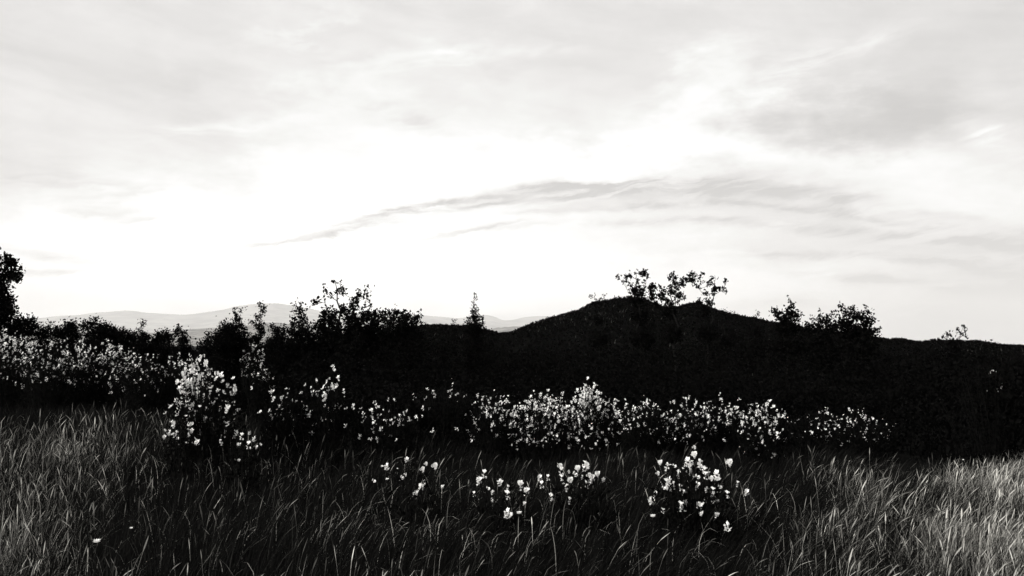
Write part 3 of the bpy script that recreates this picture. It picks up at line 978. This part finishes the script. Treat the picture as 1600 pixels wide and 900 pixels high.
def field_edge(px):
    return np.interp(px, [-400, 0, 250, 450, 700, 1200, 1400, 1600, 2000], [14.5, 14.2, 13, 12, 11.6, 11.4, 11.2, 11, 11]) + (fbm(px / 60, px * 0, 1.0, 3) - .6) * 2.2


SHADE_PATCHES = [(-3.6, 9.0, .9, 1.2, .5), (-2.9, 8.4, .6, 1.6, .5), (-2.2, 7.6, .5, .9, .3), (-1.3, 8.8, .5, .7, .4), (.3, 8.8, 1.4, 1.0, .5), (.5, 6.6, 1.2, 1.0, .35),
                 (1.7, 8.6, .9, .7, .35), (2.4, 8.4, .45, .5, .5), (-.2, 5.6, 1.0, .6, .25), (3.9, 7.6, .5, .6, .3), (-5.5, 12.0, 4.0, 2.8, .30), (-5.2, 9.5, 1.2, .8, -.1), (5.0, 6.0, .35, .5, .3)]  # shadow areas below the brooms, put into the sward as fewer pale blades


def dry_less_shade(x, y, px):
    side = np.interp(px, [-200, 100, 350, 500, 700, 900, 1080, 1200, 1300, 1500, 1800], [.09, .12, .10, .10, .15, .06, .08, .34, .58, .74, .80])
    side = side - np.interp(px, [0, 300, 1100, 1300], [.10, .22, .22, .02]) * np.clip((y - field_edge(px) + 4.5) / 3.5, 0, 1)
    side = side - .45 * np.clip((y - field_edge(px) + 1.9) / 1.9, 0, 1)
    for cx, cy, sx, sy, amt in SHADE_PATCHES:  # painted shade lowers the share of pale blades
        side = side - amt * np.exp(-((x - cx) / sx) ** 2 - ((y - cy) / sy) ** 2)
    return np.clip(side + (fbm(x, y * .6, 1.9, 4) - .5) * 1.9 + (fbm(x + 40, y, .4, 2) - .5) * .5, .02, .95)


NEAR = [(at(px, 540, d).x, d) for _, px, d, _, _, _, _, kw in BROOMS if kw.get('near')]


def height_at(x, y):
    k = np.ones(len(x))
    for cx, cy in NEAR:
        k = k - .34 * np.exp(-((x - cx) / .34) ** 2 - ((y - cy + .35) / .5) ** 2)
    return np.clip(k, .4, 1)


def wind_at(x, y, px):
    wx = np.interp(px, [-200, 300, 700, 1000, 1800], [.06, .15, .45, .70, .60]) + (fbm(x, y + 11, .9, 2) - .5) * .9
    wy = (fbm(x + 9, y, 1.3, 2) - .5) * .8
    return wx, wy


# green blades, dark in the picture, make the body of the sward; they grow in tufts
T = 15500
x, y, r = sample_field(T, 2.4, 15.5, 1.25)
px = 800 + F * x / y
keep = y < field_edge(px)
x, y, px = x[keep], y[keep], px[keep]
m = rng.integers(8, 17, len(x))
wx, wy = wind_at(x, y, px)
th_h = np.interp(y, [3, 6, 12], [.36, .40, .44]) * (.65 + .7 * fbm(x, y + 60, 1.1, 3))
rep_ = lambda a: np.repeat(a, m)
n = int(m.sum())
ox, oy = rng.normal(0, .05, n), rng.normal(0, .05, n)
gx, gy = rep_(x) + ox, rep_(y) + oy
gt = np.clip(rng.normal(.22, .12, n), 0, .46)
gh = rep_(th_h) * rng.uniform(.55, 1.15, n) * height_at(gx, gy)
gw = np.interp(gy, [3, 6, 10, 15], [.005, .006, .008, .010]) * rng.uniform(.7, 1.3, n)
GREEN = (gx, gy, gh, gw, gt, rep_(wx) + ox * 4 + rng.normal(0, .2, n), rep_(wy) + oy * 4 + rng.normal(0, .2, n))

# bleached dry blades, also in tufts, thick on the open side of the meadow
T = 58000
x, y, r = sample_field(T, 2.6, 15.5, 1.2)
px = 800 + F * x / y
dr = dry_less_shade(x, y, px)
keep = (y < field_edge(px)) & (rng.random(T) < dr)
x, y, px, dr = x[keep], y[keep], px[keep], dr[keep]
m = 1 + rng.poisson(1.5 + 7 * dr ** 1.5)
wx, wy = wind_at(x, y, px)
hh = np.interp(y, [3, 6, 12], [.34, .38, .44]) * (.6 + .75 * fbm(x, y + 60, 1.1, 3)) * rng.uniform(.8, 1.2, len(x))
tb = rng.normal(.60, .19, len(x)) + (dr - .35) * .30
n = int(m.sum())
ox, oy = rng.normal(0, .045, n), rng.normal(0, .045, n)
gx, gy = rep_(x) + ox, rep_(y) + oy
gt = np.clip(rep_(tb) + rng.normal(0, .10, n), .45, 1)
gh = rep_(hh) * rng.uniform(.40, 1.15, n) * height_at(gx, gy)
gw = np.interp(gy, [3, 6, 10, 15], [.0026, .0033, .0046, .006]) * rng.uniform(.6, 1.5, n)
DRY = (gx, gy, gh, gw, gt, rep_(wx) * .8 + ox * 6 + rng.normal(0, .45, n), rep_(wy) + oy * 6 + rng.normal(0, .3, n))
A = [np.concatenate([a, b]) for a, b in zip(GREEN, DRY)]
print('grass blades', len(A[0]))
blades('grass', 'tall wind-combed meadow grass, dry and pale towards one side', *A, 3, M_GRASS)

# flowering stalks with pale seed heads that stand over the sward, and a few broken ones
N = 120000
x, y, r = sample_field(N, 2.8, 13.5, 1.2)
px = 800 + F * x / y
dr = dry_less_shade(x, y, px)
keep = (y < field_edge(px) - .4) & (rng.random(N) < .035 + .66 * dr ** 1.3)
x, y, r, px, dr = x[keep], y[keep], r[keep], px[keep], dr[keep]
n = len(x)
tone = np.clip(rng.normal(.68, .19, n) + (dr - .4) * .3, .35, 1)
h = np.interp(y, [3, 6, 12], [.36, .40, .46]) * (.65 + .7 * fbm(x, y + 60, 1.1, 3)) * rng.uniform(.75, 1.2, n) * height_at(x, y)
w = np.interp(y, [3, 6, 12], [.0045, .0056, .008]) * np.clip(rng.lognormal(-.15, .45, n), .35, 2)
wx, wy = wind_at(x, y, px)
print('seed stalks', n)
blades('grass_stalks', 'flowering grass stalks with pale seed heads standing over the meadow', x, y, h, w, tone, wx * .9 + rng.normal(0, .38, n), wy + rng.normal(0, .35, n), 5, M_GRASS,
       kink=rng.uniform(1.2, 3.0, n), head=True)

N = 5200
x, y, r = sample_field(N, 2.8, 10, 1.1)
px = 800 + F * x / y
keep = (y < field_edge(px) - .6) & (rng.random(N) < np.interp(px, [0, 500, 1000, 1600], [.6, .5, .35, .4]) * np.clip(.25 + 2.2 * fbm(x + 5, y, .9, 3) - .6, .05, 1))
x, y, px = x[keep], y[keep], px[keep]
n = len(x)
wx, wy = wind_at(x, y, px)
blades('dry_grass', 'broad bleached grass blades, bent and broken, lying across the sward', x, y, rng.uniform(.24, .46, n), np.interp(y, [3, 10], [.0035, .0055]) * rng.uniform(.7, 1.5, n),
       np.clip(rng.normal(.80, .14, n), .5, 1), wx * .6 + rng.normal(0, .65, n), wy + rng.normal(0, .5, n), 6, M_GRASS, kink=rng.uniform(1.5, 6.0, n))

# pale dry tussocks on the hill's flank
N = 9000
a = np.radians(rng.uniform(-8, 36, N))
r = rng.uniform(32, 46, N)
x, y = r * np.sin(a), r * np.cos(a)
px = 800 + F * np.tan(a)
zz = hill_z(x, y, r, a)
py = 540 - (zz - CAM_H) / y * F
flank = np.exp(-((px - 910) / 75) ** 2) * np.exp(-((py - 498) / 14) ** 2) + .10 * (fbm(px / 30, py / 12, 1, 3) > .6) + .35 * np.exp(-((px - 1520) / 90) ** 2) * np.exp(-((py - 556) / 14) ** 2)
keep = rng.random(N) < flank * 1.0
x, y, r, zz = x[keep], y[keep], r[keep], zz[keep]
n = len(x)
blades('hill_grass', 'pale dry tussocks on the sunny flank of the dark hill', x, y, rng.uniform(.10, .22, n), rng.uniform(.015, .035, n),
       np.clip(rng.normal(.46, .10, n), .3, .7), rng.normal(.3, .6, n), rng.normal(0, .3, n), 3, M_GRASS, zbase=zz)

# ------------------------------------------------------------------ haze
hz = MB()
s, zl, zh = 27500.0, -4.0, 1320.0
v = [(-s, -s, zl), (s, -s, zl), (s, s, zl), (-s, s, zl), (-s, -s, zh), (s, -s, zh), (s, s, zh), (-s, s, zh)]
hz.add(v, [(0, 3, 2, 1), (4, 5, 6, 7), (0, 1, 5, 4), (1, 2, 6, 5), (2, 3, 7, 6), (3, 0, 4, 7)])
mh = bpy.data.materials.new('haze')
mh.use_nodes = True
H = Nodes(mh.node_tree)
pv = H.new('ShaderNodeVolumePrincipled')
pv.inputs['Color'].default_value = (.99, .985, .975, 1)
pv.inputs['Density'].default_value = 6e-5
pv.inputs['Anisotropy'].default_value = 0.0
ho = H.new('ShaderNodeOutputMaterial')
H.link(pv.outputs[0], ho.inputs['Volume'])
tag(hz.build('haze', mh), 'pale haze over the distant hills', 'haze', kind='stuff')
print('triangles', sum(len(o.data.polygons) * 2 for o in COL.objects if o.type == 'MESH'))
